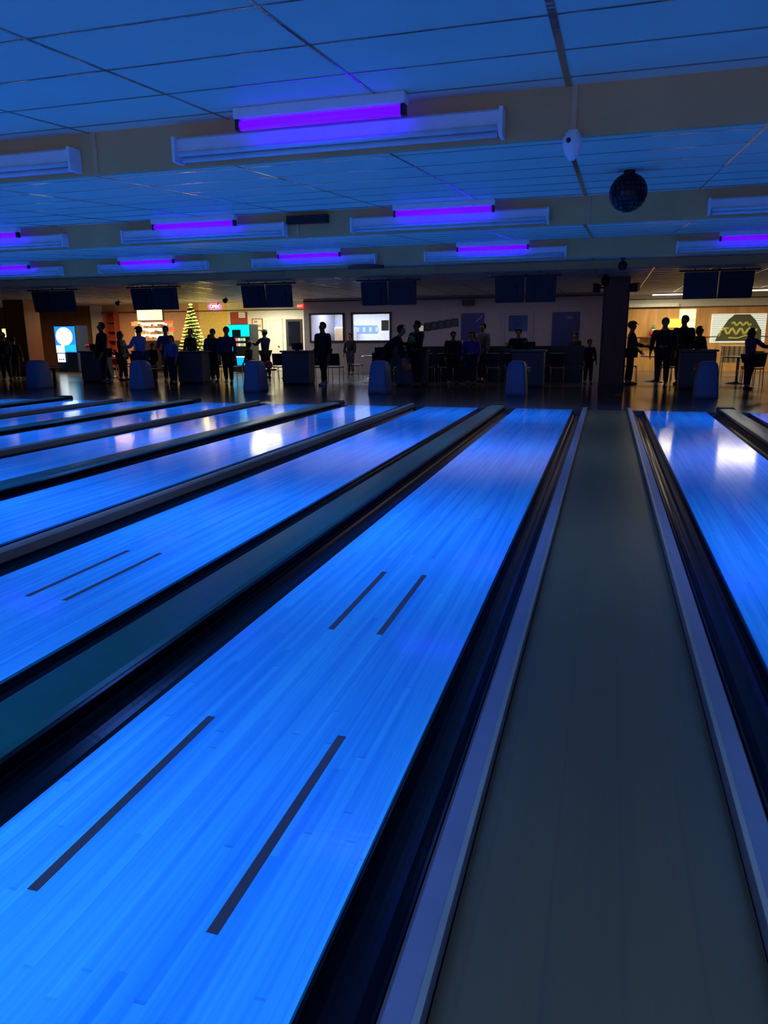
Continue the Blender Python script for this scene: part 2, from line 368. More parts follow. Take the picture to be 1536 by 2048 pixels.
# walkway of boards with its two rails
s = MB(); s.box(.80, 1.50, -LEN, -.001, -.12, -.004); o = s.build('walkway', MT['walk'])
tag(o, 'worn wooden walkway running between the lanes', 'walkway')
def rail(x0, x1, flip, label):
    t = thing('side_rail', label, 'rail', ((x0 + x1) / 2, 0, 0), 0, 'walkway rails'); w = (x1 - x0) / 2
    prof = [(-w, -.12), (-w, .0), (-w + .02, .045), (w - .012, .05), (w, .045), (w, -.12)]
    if flip: prof = [(-a, z) for a, z in prof][::-1]
    s = MB(); s.prism(prof, -LEN, -.001); s.build('rail_body', MT['rail'], t)
    sg = -1 if flip else 1
    s = MB(); s.box(min(sg * (w - .014), sg * (w + .001)), max(sg * (w - .014), sg * (w + .001)), -LEN, -.001, .046, .055); s.build('edge_strip', mat('worn edge strip', (.6, .42, .25), .3, metal=.5), t)
rail(.70, .795, False, 'long grey rail along the left side of the wooden walkway')
rail(1.505, 1.60, True, 'long grey rail along the right side of the wooden walkway')

# ============================================================ CEILING LIGHTS
def strip_light(x, yy, label):
    t = thing('strip_light', label, 'ceiling light', (x, yy, 2.70), 0, 'unlit white strip lights on the ceiling risers')
    s = MB(); s.prism([(-.10, .02), (-.10, .115), (-.07, .135), (-.001, .135), (-.001, .0), (-.06, .0)], -1.22, 1.22, 'X'); s.build('housing', MT['white'], t)
    for k, (dy, dz) in enumerate(((-.115, .01), (-.06, -.022))):
        s = MB(); s.tube([(-1.19, dy, dz), (1.19, dy, dz)], .019, 10); s.build('fluorescent_tube', MT['tubeoff'], t)
    for sx in (-1, 1):
        s = MB(); s.box(sx * 1.22 - .012, sx * 1.22 + .012, -.14, -.001, -.045, .13); s.build('end_cap', MT['white'], t)
def uv_light(x, yy, label):
    t = thing('black_light', label, 'black light', (x, yy - .28, 2.80), 0, 'lit violet black lights')
    top = 2.64 + .31 * (4.1 - .28) / 4.1 - 2.80
    s = MB(); s.box(-.62, .62, -.05, .05, .055, top - .004, bev=.006); s.build('housing', MT['white'], t)
    s = MB(); s.tube([(-.585, 0, .018), (.585, 0, .018)], .033, 14); s.build('violet_tube', MT['violet'], t)
    for sx in (-1, 1):
        s = MB(); s.box(sx * .60 - .015, sx * .60 + .015, -.03, .03, -.015, .056); s.build('lamp_holder', MT['black'], t)
RN = {-8.95: 'nearest riser', -4.85: 'second riser', -.80: 'farthest riser'}
CN = {3.3: 'right of the black ball', -.9: 'next left of the black ball', -4.27: 'second left of the black ball', -7.7: 'third left of the black ball', -11.1: 'fourth left of the black ball', -14.5: 'x'}
for yy in (-8.95, -4.85, -.80):
    for x in LAMP_COLS:
        vis = {-8.95: (-.9, -4.27), -4.85: (3.3, -.9, -4.27, -7.7), -.80: (3.3, -.9, -4.27, -7.7, -11.1)}[yy]
        if x in vis: strip_light(x, yy, 'unlit white strip light on the %s, %s' % (RN[yy], CN[x]))
        vb = {-8.95: (-.9,), -4.85: (-.9, -4.27, -7.7), -.80: (3.3, -.9, -4.27, -7.7, -11.1)}[yy]
        if x in vb: uv_light(x, yy, 'glowing violet tube light at the %s, %s' % (RN[yy], CN[x]))
def troffer(x, y, label, w=1.2, d=.3):
    t = thing('troffer', label, 'ceiling light', (x, y, 2.70))
    bx('lamp_housing', MT['white'], t, -w / 2 - .03, w / 2 + .03, -d / 2 - .03, d / 2 + .03, .03, .078)
    bx('diffuser', mat('lit diffuser', (.9, .88, .75), .4, emit=(1, .93, .62), es=9), t, -w / 2, w / 2, -d / 2, d / 2, .012, .029)
troffer(3.05, 14.6, 'bright fluorescent ceiling light just left of the rightmost monitor pair', 1.0)
troffer(5.55, 13.0, 'bright fluorescent ceiling light at the far right edge above the green banner')

# mirror balls, camera, vents
def mirror_ball(x, y, z, rad, ztop, label):
    t = thing('mirror_ball', label, 'mirror ball', (x, y, z), 0, 'dark mirror balls')
    s = MB(); nr = 12
    for i in range(nr):
        a0 = -PI / 2 + PI * i / nr; a1 = a0 + PI / nr * .78; am = (a0 + a1) / 2; n = max(4, int(23 * math.cos(am)))
        for k in range(n):
            p0 = 2 * PI * k / n; p1 = p0 + 2 * PI / n * .78
            P = lambda a, ph, q_: Vector((math.cos(a) * math.cos(ph), math.cos(a) * math.sin(ph), math.sin(a))) * q_
            cn = P(am, (p0 + p1) / 2, 1); v = []
            for q_ in (rad * .92, rad):
                for a, ph in ((a0, p0), (a0, p1), (a1, p1), (a1, p0)): v.append(s.b.verts.new(P(a, ph, q_)))
            for w in ((4, 5, 6, 7), (0, 1, 5, 4), (1, 2, 6, 5), (2, 3, 7, 6), (3, 0, 4, 7)): s.b.faces.new([v[j] for j in w])
    s.build('mirror_facets', MT['mirror'], t)
    s = MB(); s.ball((0, 0, 0), rad * .93, seg=24); s.build('core', MT['black'], t)
    s = MB(); s.lathe([(rad * .28, rad * .93), (rad * .28, rad * 1.02), (.012, rad * 1.05), (.012, ztop - z - .03), (.05, ztop - z - .03), (.05, ztop - z - .002)], n=16); s.build('motor', MT['black'], t)
mirror_ball(1.18, -7.0, 2.60, .165, 2.783, 'large black mirror ball hanging above the walkway')
mirror_ball(.965, 5.0, 2.625, .125, 2.775, 'small dark mirror ball hanging in front of the brown pillar')
mirror_ball(1.27, .5, 2.60, .085, 2.735, 'tiny dark mirror ball half hidden behind the third ceiling riser')
t = thing('security_camera', 'white security camera under the nearest ceiling riser right of the violet lamp', 'security camera', (.785, -9.06, 2.64))
s = MB(); s.lathe([(.05, 0), (.05, -.02), (.062, -.03), (.062, -.08), (.045, -.13), (.018, -.165)], n=20); s.build('body', MT['white'], t)
s = MB(); s.ball((-.022, -.054, -.055), .017, seg=12); s.build('lens', MT['screen'], t)
bx('bracket', MT['white'], t, -.03, .03, -.03, .109, -.002, .012)
def vent(x0, x1, y, z0, z1, label):
    t = thing('air_vent', label, 'vent', ((x0 + x1) / 2, y, (z0 + z1) / 2)); w, h = (x1 - x0) / 2, (z1 - z0) / 2
    s = MB(); s.box(-w, w, -.10, -.001, -h, h, bev=.004); s.build('casing', MT['black'], t)
    s = MB()
    for k in range(3): s.box(-w + .03, w - .03, -.112, -.1, -h + .012 + k * h * .55, -h + .02 + k * h * .55)
    s.build('louvres', MT['navy'], t)
vent(-3.02, -2.46, -4.85, 2.80, 2.90, 'small black box on the second ceiling riser')
vent(-3.58, -2.91, -.80, 2.575, 2.632, 'thin black box on the third ceiling riser')

# ============================================================ OVERHEAD MONITORS
MC = [3.38, -.87, -4.27, -7.62, -11.02, -14.35]
MLAB = ['rightmost, in front of the orange room', 'left of the brown pillar', 'in front of the centre wall right of the window', 'beside the red exit sign', 'above the lit menu board', 'leftmost, above the blue vending machine']
def monitors(x, lab):
    t = thing('overhead_monitor', 'dark overhead monitor pair, ' + lab, 'monitor', (x, 4.2, 2.10), 0, 'overhead score monitors')
    for sx in (-1, 1):
        rt = Matrix.Rotation(sx * math.radians(7), 3, 'Z') @ Matrix.Rotation(math.radians(8), 3, 'X')
        c0 = Vector((sx * .365, 0, .30))
        s = MB(); v = s.box(c0.x - .355, c0.x + .355, -.035, .035, 0.03, .61, bev=0)
        s.b.verts.ensure_lookup_table()
        bmesh.ops.rotate(s.b, verts=s.b.verts, cent=c0, matrix=rt)
        bmesh.ops.bevel(s.b, geom=list(s.b.edges), offset=.012, segments=2, affect='EDGES')
        sc = s.build('screen_casing', MT['navy'], t)
        s = MB(); s.box(c0.x - .2, c0.x + .2, -.075, -.034, .14, .45, bev=.01); bmesh.ops.rotate(s.b, verts=s.b.verts, cent=c0, matrix=rt); s.build('rear_housing', MT['navy'], sc)
        s = MB(); s.box(c0.x - .33, c0.x + .33, .036, .040, .055, .585); bmesh.ops.rotate(s.b, verts=s.b.verts, cent=c0, matrix=rt); s.build('display', MT['screen'], sc)
    bx('top_bar', MT['black'], t, -.83, .83, -.05, .05, .615, .655)
    s = MB(); s.tube([(0, 0, .64), (0, 0, .678)], .03, 12); s.tube([(-.5, .0, .64), (-.5, 0, .678)], .018); s.tube([(.5, 0, .64), (.5, 0, .678)], .018); s.build('mounting_pole', MT['black'], t)
for x, l in zip(MC, MLAB): monitors(x, l)

# ============================================================ BALL RETURNS, CONSOLES
PC = [3.22, -.90, -4.25, -7.63, -11.05, -14.42]
WHERE = ['right of the walkway', 'at the end of the foreground lane', 'beside the bending person', 'in front of the cyan vending machine', 'in front of the lit snack window', 'at the far left']
def hood(x, where):
    t = thing('ball_return', 'blue grey ball return hood on the approach ' + where, 'ball return', (x, 3.05, 0), 0, 'ball return hoods')
    s = MB(); secs = [(0, .245, 0, .60), (.08, .24, .0, .60), (.45, .215, .03, .58), (.66, .20, .05, .54), (.75, .17, .08, .48), (.785, .11, .13, .42)]
    rings = []
    for z, w, y0, y1 in secs:
        rr = .07; ring = []
        for cx_, cy_, a0 in ((w - rr, y0 + rr, -PI / 2), (w - rr, y1 - rr, 0), (-w + rr, y1 - rr, PI / 2), (-w + rr, y0 + rr, PI)):
            for k in range(5):
                a = a0 + PI / 2 * k / 4; ring.append(s.b.verts.new((cx_ + rr * math.cos(a), cy_ + rr * math.sin(a), z)))
        rings.append(ring)
    for A, B in zip(rings, rings[1:]):
        for k in range(20): s.b.faces.new((A[k], A[(k + 1) % 20], B[(k + 1) % 20], B[k])).smooth = True
    s.b.faces.new(rings[0][::-1]); s.b.faces.new(rings[-1]); s.build('hood_shell', MT['hood'], t)
    s = MB(); s.box(-.235, .235, .61, 1.12, .50, .54, bev=.008)
    s.box(-.03, .03, .9, .96, .0, .5); s.build('ball_tray', MT['black'], t)
    s = MB(); s.tube([(-.22, .58, .60), (-.22, 1.08, .60), (-.2, 1.12, .60), (.2, 1.12, .60), (.22, 1.08, .60), (.22, .58, .60)], .012); s.build('tray_rail', MT['chrome'], t)
for x, w in zip(PC, WHERE): hood(x, w)
def ball(x, y, z, col, label, glow=0):
    m = mat('ball resin', col, .12, var=.25, scale=14, emit=col if glow else None, es=glow)
    t = thing('bowling_ball', label, 'bowling ball', (x, y, z), 0, 'bowling balls')
    s = MB(); s.ball((0, 0, 0), .108, seg=24); s.build('ball_shell', m, t)
    s = MB()
    for a, b2 in ((-.02, .05), (.02, .05), (0, .0)): s.ball((a, -.02 + b2, .1), .011, seg=8)
    s.build('finger_holes', MT['black'], t)
ball(-7.5, 3.9, .648, (.8, .03, .05), 'red bowling ball on the tray of the ball return before the cyan vending machine')
ball(3.12, 3.9, .648, (.85, .02, .08), 'red bowling ball on the tray right of the walkway')
ball(3.345, 3.92, .648, (.4, .02, .08), 'dark red bowling ball beside the brighter red one on the tray')
ball(-.83, 3.9, .648, (.05, .05, .2), 'dark blue bowling ball on the tray at the end of the foreground lane')
CONX = [3.3, -.92, -4.15, -7.62, -11.1, -14.6]
def console(x, where):
    t = thing('scoring_console', 'grey scoring console standing behind the ball return ' + where, 'console', (x, 5.95, 0), 0, 'scoring consoles')
    bx('cabinet', MT['console'], t, -.42, .42, 0, .5, .06, .90, bev=.01)
    bx('plinth', MT['black'], t, -.40, .40, .03, .47, 0, .06)
    bx('countertop', MT['console'], t, -.46, .46, -.05, .56, .93, .98, bev=.008)
    bx('shadow_gap', MT['black'], t, -.41, .41, .02, .48, .90, .93)
    s = MB(); s.box(-.17, .17, .18, .22, 1.0, 1.2, bev=.01, rot=Matrix.Rotation(.25, 3, 'X')); s.box(-.05, .05, .16, .26, .98, 1.02)
    s.build('keypad_screen', MT['black'], t)
for x, w in zip(CONX, WHERE): console(x, w)

# ============================================================ PILLARS
def pillar(x0, x1, y0, y1, label):
    t = thing('wooden_pillar', label, 'pillar', ((x0 + x1) / 2, (y0 + y1) / 2, 0), 0); w, d = (x1 - x0) / 2, (y1 - y0) / 2
    bx('shaft', MT['woodpillar'], t, -w, w, -d, d, 0, 2.775)
    bx('base_board', MT['darktrim'], t, -w - .02, w + .02, -d - .02, d + .02, 0, .12)
    bx('corner_batten', MT['darktrim'], t, -w - .008, -w + .03, -d - .008, -d + .03, .12, 2.77)
    bx('corner_batten', MT['darktrim'], t, w - .03, w + .008, -d - .008, -d + .03, .12, 2.77)
pillar(.93, 1.55, 6.0, 6.6, 'dark brown wooden pillar standing behind the end of the walkway')
pillar(-20.6, -19.7, 9, 9.8, 'dark brown wooden pillar at the left edge of the room')
def speaker(x, y, z, rz, label, w=.2, h=.2, tilt=.25):
    t = thing('wall_speaker', label, 'speaker', (x, y, z), rz)
    s = MB(); s.box(-w / 2, w / 2, -.09, .09, -h / 2, h / 2, bev=.012, rot=Matrix.Rotation(tilt, 3, 'X')); s.build('cabinet', MT['black'], t)
    s = MB(); s.box(-w / 2 + .02, w / 2 - .02, -.098, -.088, -h / 2 + .02, h / 2 - .02, rot=Matrix.Rotation(tilt, 3, 'X'), piv=(0, 0, 0)); s.build('grille', MT['navy'], t)
    return t
t = speaker(.72, 6.25, 2.54, .4, 'small black speaker on the left side of the brown pillar'); bx('bracket', MT['black'], t, .03, .26, -.02, .02, -.02, .02)
t = speaker(1.68, 6.25, 2.53, -.4, 'small black speaker on the right side of the brown pillar'); bx('bracket', MT['black'], t, -.2, -.03, -.02, .02, -.02, .02)
speaker(-3.78, YC - .13, 2.515, 0, 'black speaker box high on the grey centre wall', .42, .2, 0)
def spotl(x, y, label):
    t = thing('spotlight', label, 'spotlight', (x, y, 2.775), 0, 'black ceiling spotlights')
    s = MB(); s.tube([(0, 0, 0), (0, 0, -.08)], .012); s.build('stem', MT['black'], t)
    s = MB(); s.tube([(0, .09, -.13), (0, .0, -.12), (0, -.09, -.16)], [.05, .07, .085], 14); s.build('lamp_can', MT['black'], t)
spotl(-11.9, 10, 'black ceiling spotlight right of the oval neon sign')
spotl(-16.3, 10, 'black ceiling spotlight above the red shelf unit')
spotl(-15.55, 10, 'black ceiling spotlight just left of the monitor over the menu board')

# ============================================================ CONCOURSE: LEFT
E_ = lambda n, c, s_, r_=.4: mat(n, tuple(min(1, v) for v in c), r_, emit=c, es=s_)
t = thing('vending_machine', 'lit blue vending machine with a big white disc', 'vending machine', (-20.43, 12.0, 0))
bx('cabinet', mat('dark blue cabinet', (.01, .04, .12), .4), t, -.52, .52, 0, .8, .03, 1.9, bev=.02)
bx('front_panel', E_('lit blue panel', (0.02, .28, .85), 1.1), t, -.48, .49, -.03, -.001, .82, 1.86)
s = MB(); s.prism([(.40 * math.cos(a) - .02, 1.46 + .36 * math.sin(a)) for a in [2 * PI * k / 32 for k in range(32)]], -.04, -.031); s.build('disc_logo', E_('lit white disc', (.85, .97, 1), 2.2), t)
bx('lower_panel', E_('lit white lower panel', (.75, .95, 1), 1.8), t, -.46, -.06, -.04, -.031, .8, 1.1)
bx('side_stripe', E_('lit cyan stripe', (.02, .6, .8), 1.1), t, -.02, .47, -.038, -.031, .86, 1.12)
bx('coin_panel', E_('lit coin panel', (.9, .9, .85), 1.6), t, -.44, -.1, -.04, -.001, .42, .76)
s = MB()
for k in range(3): s.box(-.38 + k * .1, -.33 + k * .1, -.046, -.041, .5, .56)
s.build('buttons', MT['black'], t)
t = thing('vending_machine', 'lit cyan framed vending machine with shelves of snacks', 'vending machine', (-12.75, 12.5, 0))
bx('cabinet', mat('black cabinet', (.01, .015, .02), .4), t, -.46, .46, 0, .8, .03, 1.86, bev=.02)
cy = E_('lit cyan frame', (0.0, .75, .85), 1.5)
s = MB(); s.box(-.45, -.29, -.03, -.001, .62, 1.84); s.box(-.29, .45, -.03, -.001, 1.66, 1.84); s.box(.1, .45, -.03, -.001, 1.4, 1.66); s.build('light_frame', cy, t)
bx('lower_panel', E_('lit blue lower panel', (0, .38, .85), 1.2), t, -.42, .36, -.03, -.001, .3, .6)
bx('shelf_edge', E_('lit shelf edge', (.8, .95, .9), 1.6), t, -.28, .4, -.02, -.001, .605, .64)
s = MB()
for zz in (.82, 1.02, 1.22, 1.40): s.box(-.28, .42, -.012, -.001, zz - .01, zz)
s.build('shelves', MT['chrome'], t)
cols = [(.9, .75, .3), (.85, .25, .1), (.9, .9, .7), (.3, .6, .3)]
for r_ in range(2):
    s = MB()
    for k in range(5): s.box(-.26 + k * .11, -.17 + k * .11, -.014, -.001, 1.03 + .2 * r_, 1.14 + .2 * r_, mi=k % 4)
    s.build('snack_row', [E_('lit snack pack', c, .7) for c in cols], t)
# snack bar: menu box over a lit display
t = thing('menu_light_box', 'bright cream menu light box hanging over the snack display', 'menu sign', (-16.65, 12.5, 2.07))
bx('lit_face', E_('lit cream menu', (1, .82, .42), 1.6), t, -.55, .55, -.08, -.001, 0, .43); bx('housing', MT['darktrim'], t, -.57, .57, 0, .1, -.02, .45)
for sx in (-.4, .4):
    s = MB(); s.tube([(sx, .05, .45), (sx, .05, .705)], .01); s.build('hanger', MT['black'], t)
t = thing('snack_display', 'bright lit snack display case on a dark counter with red side signs', 'display case', (-16.62, 12.5, 0))
bx('counter', MT['darktrim'], t, -.95, .95, 0, .7, 0, 1.26, bev=.01)
bx('lit_back', E_('lit display back', (1, .93, .7), 2.6), t, -.72, .68, .3, .33, 1.30, 1.98)
s = MB(); s.box(-.8, -.76, 0, .33, 1.262, 2.0); s.box(.72, .76, 0, .33, 1.262, 2.0); s.box(-.8, .76, 0, .33, 1.98, 2.02); s.build('case_frame', MT['cream'], t)
rng = random.Random(3)
for zz in (1.29, 1.52, 1.76):
    bx('shelf', MT['cream'], t, -.76, .72, .02, .3, zz - .012, zz)
    s = MB()
    for k in range(9):
        a = -.68 + .15 * k; s.box(a, a + rng.uniform(.08, .13), .05, .2, zz, zz + rng.uniform(.08, .17), mi=rng.choice([0, 0, 1, 2]))
    s.build('snack_boxes', [mat('cream carton', (.85, .8, .6), .5), mat('olive carton', (.35, .33, .2), .5), mat('orange carton', (.8, .4, .2), .5)], t)
rd = E_('lit red sign', (.85, .16, .06), .9)
for a, b2, z0, z1 in ((-.92, -.66, 1.85, 2.0), (.6, 1.0, 1.93, 2.04), (.78, 1.02, 1.62, 1.8)):
    bx('red_sign', rd, t, a, b2, -.03, -.002, z0, z1)
t = thing('shelf_unit', 'reddish brown shelf unit against the orange lit wall', 'shelf', (-19.78, YL - .2, 0))
rb = mat('red brown wood', (.32, .06, .03), .5)
s = MB(); s.box(-.24, -.2, -.15, .19, 0, 2.5); s.box(.2, .24, -.15, .19, 0, 2.5); s.box(-.2, .2, .15, .19, 0, 2.5)
s.build('carcass', rb, t)
for k in range(7): bx('shelf_board', rb, t, -.2, .2, -.14, .15, .1 + k * .39, .13 + k * .39)
# christmas tree
t = thing('christmas_tree', 'tall christmas tree wrapped in yellow lights', 'christmas tree', (-14.5, 12.0, 0))
s = MB(); rg = random.Random(5)
for i in range(13):
    z0 = .35 + i * .172; R0 = .60 * (1 - i / 14) + .05
    for k in range(22):
        a = 2 * PI * k / 22 + i * .37 + rg.uniform(-.1, .1); d = Vector((math.cos(a), math.sin(a), 0)); L_ = R0 * rg.uniform(.85, 1.05)
        s.tube([Vector((0, 0, z0 + .12)), d * L_ * .6 + Vector((0, 0, z0 + .04)), d * L_ + Vector((0, 0, z0 - .05))], [.02, .045, .008], 5)
s.tube([(0, 0, .2), (0, 0, 2.6)], [.05, .01], 6)
s.build('foliage', mat('dark green needles', (.03, .08, .03), .7), t)
s = MB(); n = 330
for k in range(n):
    f_ = k / n; z = .4 + 2.12 * f_; R0 = .62 * (1 - f_) + .06; a = f_ * 2 * PI * 17; w = .028
    c0 = Vector((R0 * math.cos(a), R0 * math.sin(a), z + rg.uniform(-.02, .02))); s.ball(c0, w * 1.5, w, w * .42, seg=6)
s.ball((0, 0, 2.62), .09, .05, .035, seg=8)
o = s.build('string_lights', E_('yellow string lights', (1, .82, .12), 3.2), t); o['kind'] = 'stuff'
s = MB(); s.tube([(0, 0, 0), (0, 0, .3)], .05); s.lathe([(.2, 0), (.2, .04), (.05, .06)]); s.build('stand', MT['darktrim'], t)
l = bpy.data.lights.new('tree_glow', 'POINT'); l.energy = 26; l.color = (1, .72, .16); l.shadow_soft_size = .35
o = bpy.data.objects.new('tree_glow', l); o.location = (-14.5, 13.1, 2.0); COL.objects.link(o)
t = thing('neon_sign', 'oval neon sign with violet outline and white OPEN letters on the yellow lit wall', 'neon sign', (-14.8, YL - .06, 2.63))
s = MB(); s.tube([(.30 * math.cos(a), 0, .125 * math.sin(a)) for a in [2 * PI * k / 40 for k in range(41)]], .012, 6, caps=False); s.build('oval_tube', E_('violet neon', (.35, .12, 1), 3), t)
text('lettering', 'OPEN', .17, (0, -.01, 0), E_('white pink neon', (1, .75, .85), 2.6), t)
bx('backing', MT['black'], t, -.2, .2, .015, .055, -.02, .02)
t = thing('exit_sign', 'red lit EXIT sign beside the grey centre wall', 'exit sign', (-10.29, 12.9, 2.43))
bx('casing', E_('red exit face', (.95, .05, .04), 1.0), t, -.13, .13, -.03, .03, 0, .16)
text('lettering', 'EXIT', .11, (0, -.034, .08), E_('pale exit letters', (1, .5, .45), 1.6), t)
bx('bracket', MT['black'], t, .02, .09, .03, .098, .06, .10)
t = thing('glow_strip', 'small pink lit sign under the ceiling above the oval neon', 'sign', (-14.79, YL - .12, 2.715))
bx('pink_face', E_('pink light', (1, .2, .25), 1.0), t, -.15, .15, -.03, .0, 0, .055); bx('backing', MT['black'], t, -.16, .16, .001, .11, -.005, .06)
def poster(name, x0, x1, y, z0, z1, m, label, cat='poster', fr=None, inner=None, th=.02):
    o = thing(name, label, cat, ((x0 + x1) / 2, y, z0)); w, h = (x1 - x0) / 2, z1 - z0
    bx('sheet', m, o, -w, w, -th, -.001, 0, h)
    if fr:
        s = MB(); b_ = .03
        s.box(-w - b_, -w, -th - .01, -.001, -b_, h + b_); s.box(w, w + b_, -th - .01, -.001, -b_, h + b_); s.box(-w, w, -th - .01, -.001, -b_, 0); s.box(-w, w, -th - .01, -.001, h, h + b_)
        s.build('frame', fr, o)
    if inner:
        for (a, b2, c, d, mm) in inner: bx('printed_patch', mm, o, a, b2, -th - .005, -th - .001, c, d)
    return o
poster('poster', -14.12, -13.34, YL, 1.86, 2.40, mat('dark red paper', (.36, .04, .04), .6), 'dark red poster on the cream wall above the cyan vending machine')
poster('notice', -13.72, -13.42, YL - .03, 2.16, 2.38, mat('white paper', (.85, .85, .82), .6), 'small white notice pinned over the red poster', 'notice', inner=[(-.11, .11, .05, .065, MT['doorgrey']), (-.11, .11, .12, .135, MT['doorgrey'])])
poster('framed_poster', -13.1, -12.68, YL, 1.67, 2.09, mat('pale print', (.8, .75, .55), .5), 'framed pale poster left of the cream door', 'picture', MT['woodpillar'], [(-.15, .0, .28, .36, mat('red print', (.8, .2, .1), .5)), (-.1, .16, .1, .2, mat('olive print', (.4, .35, .2), .5))])
poster('menu_board', -25.9, -25.3, YL, 1.46, 1.84, E_('lit yellow menu', (1, .78, .3), 1.4), 'yellow lit board at the far left edge', 'menu board', MT['black'])
poster('wall_lamp', -25.2, -24.6, YL, 2.5, 2.62, E_('warm wall lamp', (1, .7, .4), 1.4), 'warm wall lamp strip at the far left edge near the ceiling', 'lamp')
poster('screen', -24.0, -23.75, YL, 1.98, 2.08, E_('pale blue screen', (.3, .6, 1), 1.0), 'tiny pale blue screen on the brown wall', 'screen')
t = thing('stool', 'red padded stool right of the blue vending machine', 'stool', (-18.9, 11.6, 0))
s = MB(); s.lathe([(.2, 1.0), (.24, 1.03), (.24, 1.1), (.2, 1.13)]); s.build('seat', mat('red vinyl', (.7, .05, .05), .4, var=.1), t)
s = MB(); s.lathe([(.22, 0), (.22, .03), (.03, .05), (.03, 1.0)]); s.build('pedestal', MT['chrome'], t)
t = thing('gift_box', 'shiny blue gift box on a dark table beside the tree', 'gift', (-13.35, 11.3, 1.1))
bx('box', E_('glowing blue wrap', (.02, .12, .8), .55), t, -.22, .22, -.12, .12, 0, .2, bev=.01)  # wrap and bow emit faintly, standing in for light falling on them
s = MB(); s.tube([(0, 0, .2), (-.1, 0, .28), (-.13, 0, .22), (0, 0, .2), (.1, 0, .28), (.13, 0, .22), (0, 0, .2)], .016); s.build('bow', E_('glowing cyan ribbon', (.05, .4, .8), .7), t)
t = thing('high_table', 'dark high table under the blue gift box', 'table', (-13.35, 11.3, 0))
s = MB(); s.lathe([(.32, 1.06), (.33, 1.08), (.32, 1.098)], n=28); s.build('tabletop', MT['top'], t)
s = MB(); s.lathe([(.25, 0), (.25, .02), (.03, .05), (.03, 1.06)]); s.build('pedestal', MT['chrome'], t)
# centre wall
poster('screen', -9.22, -8.17, 16.1, 1.49, 1.81, E_('blue lit panels', (.12, .2, .95), 1.1), 'blue lit row of panels inside the bright room', 'screen', inner=[(-.4 + .28 * k, -.28 + .28 * k, .06, .24, mat('pale block', (.5, .6, .5), .5)) for k in range(4)])
poster('screen', -9.75 - 1.0, -9.95, 16.1, 1.9, 2.05, E_('blue lit banner', (.2, .3, 1), 1.0), 'blue lit banner inside the bright room left of the mullion', 'screen')
t = thing('cupboard', 'pale cupboard seen through the left window', 'cupboard', (-9.3, 15.2, 0)); bx('cabinet', MT['cream'], t, -.45, .3, 0, .6, 0, 1.75); bx('cabinet_door', mat('tan door', (.5, .35, .2), .5), t, -.42, -.1, -.02, -.001, .1, 1.7)
poster('notice', -7.12, -6.83, YC + .16, 1.57, 1.95, mat('grey green notice', (.3, .32, .25), .6), 'grey notice behind the right window', 'notice')
for k in range(6):
    x = -5.55 + .255 * k
    if k == 0: poster('picture_frame', x - .13, x + .1, YC, 1.54, 1.74, E_('pale lit picture', (.75, .72, .45), .35), 'small pale lit picture first in the row on the grey wall', 'picture', MT['black'])
    else:
        o = poster('picture_frame', x - .09, x + .09, YC, 1.55 + .035 * k, 1.77 + .035 * k, mat('dark photo', (.06, .06, .1), .3), 'small dark picture in the row left of the dark blue poster', 'picture', MT['black']); o['group'] = 'small dark pictures on the grey wall'
bp = mat('dark blue poster', (.03, .04, .2), .4); lt = mat('violet script', (.5, .3, .95), .5)
o = poster('poster', -4.05, -3.21, YC, 1.2, 2.15, bp, 'dark blue poster left of the door on the grey wall')
s = MB(); s.tube([(.12, -.03, .62), (.2, -.03, .72), (.3, -.03, .78), (.36, -.03, .88)], .02, 5); s.build('violet_streak', lt, o)
o = poster('poster', -.81, .13, YC, 1.0, 2.14, bp, 'large dark blue poster with a pale star burst right of the door')
s = MB()
for k in range(9):
    a = 2 * PI * k / 9; s.tube([(.12, -.03, .95), (.12 + .15 * math.cos(a), -.03, .95 + .1 * math.sin(a))], .007, 4)
s.build('star_burst', lt, o)

# ============================================================ CONCOURSE: RIGHT
o = poster('banner', 4.73, 6.57, YR, 1.04, 2.06, E_('bright window behind blinds', (.85, .9, .75), .75), 'wide window with white blinds behind a green sign with yellow script', 'window sign')
s = MB()
for k in range(15): s.box(-.9, .9, -.05, -.022, .05 + k * .066, .067 + k * .066)
s.build('blind_slats', mat('grey slat', (.3, .32, .28), .5), o)
s = MB(); s.prism([(-.74, .06), (-.66, .3), (-.35, .82), (-.15, 1.0), (.35, 1.0), (.55, .8), (.78, .42), (.8, .06)], -.075, -.055); s.build('green_board', mat('dark green board', (.12, .13, .06), .6), o)
ys = mat('yellow script', (.85, .8, .18), .5)
def squig(x0, x1, z, amp, n, rad, ph=0):
    s.tube([(x0 + (x1 - x0) * k / 40, -.085 - .004 * (k % 2), z + amp * math.sin(ph + 2 * PI * n * k / 40) * (1 if k % 3 else .7)) for k in range(41)], rad, 6)
s = MB(); squig(-.22, .42, .66, .06, 3.0, .045); s.build('upper_script', ys, o)
s = MB(); squig(-.5, .62, .40, .11, 4.0, .05, 1); s.tube([(-.62, -.085, .2), (-.58, -.085, .42), (-.42, -.085, .52), (-.3, -.085, .5)], .04, 6); s.build('lower_script', ys, o)
s = MB(); s.tube([(-.3, -.085, .17), (0, -.085, .15), (.25, -.085, .24), (.6, -.085, .26)], .03, 6); s.build('underline_swash', ys, o)
poster('window_panel', 3.61, 4.18, YR, 1.57, 2.25, E_('cream lit panel', (1, .88, .5), 1.0), 'cream lit panel on the orange wall with faint bars', 'panel', inner=[(-.27, .27, .28, .29, MT['darktrim']), (-.27, .27, .45, .455, MT['darktrim'])])
poster('beer_sign', 3.24, 3.8, YR - .04, 1.60, 1.90, E_('yellow lit sign', (1, .9, .08), 1.2), 'bright yellow sign beside the heads of the two men', 'sign')
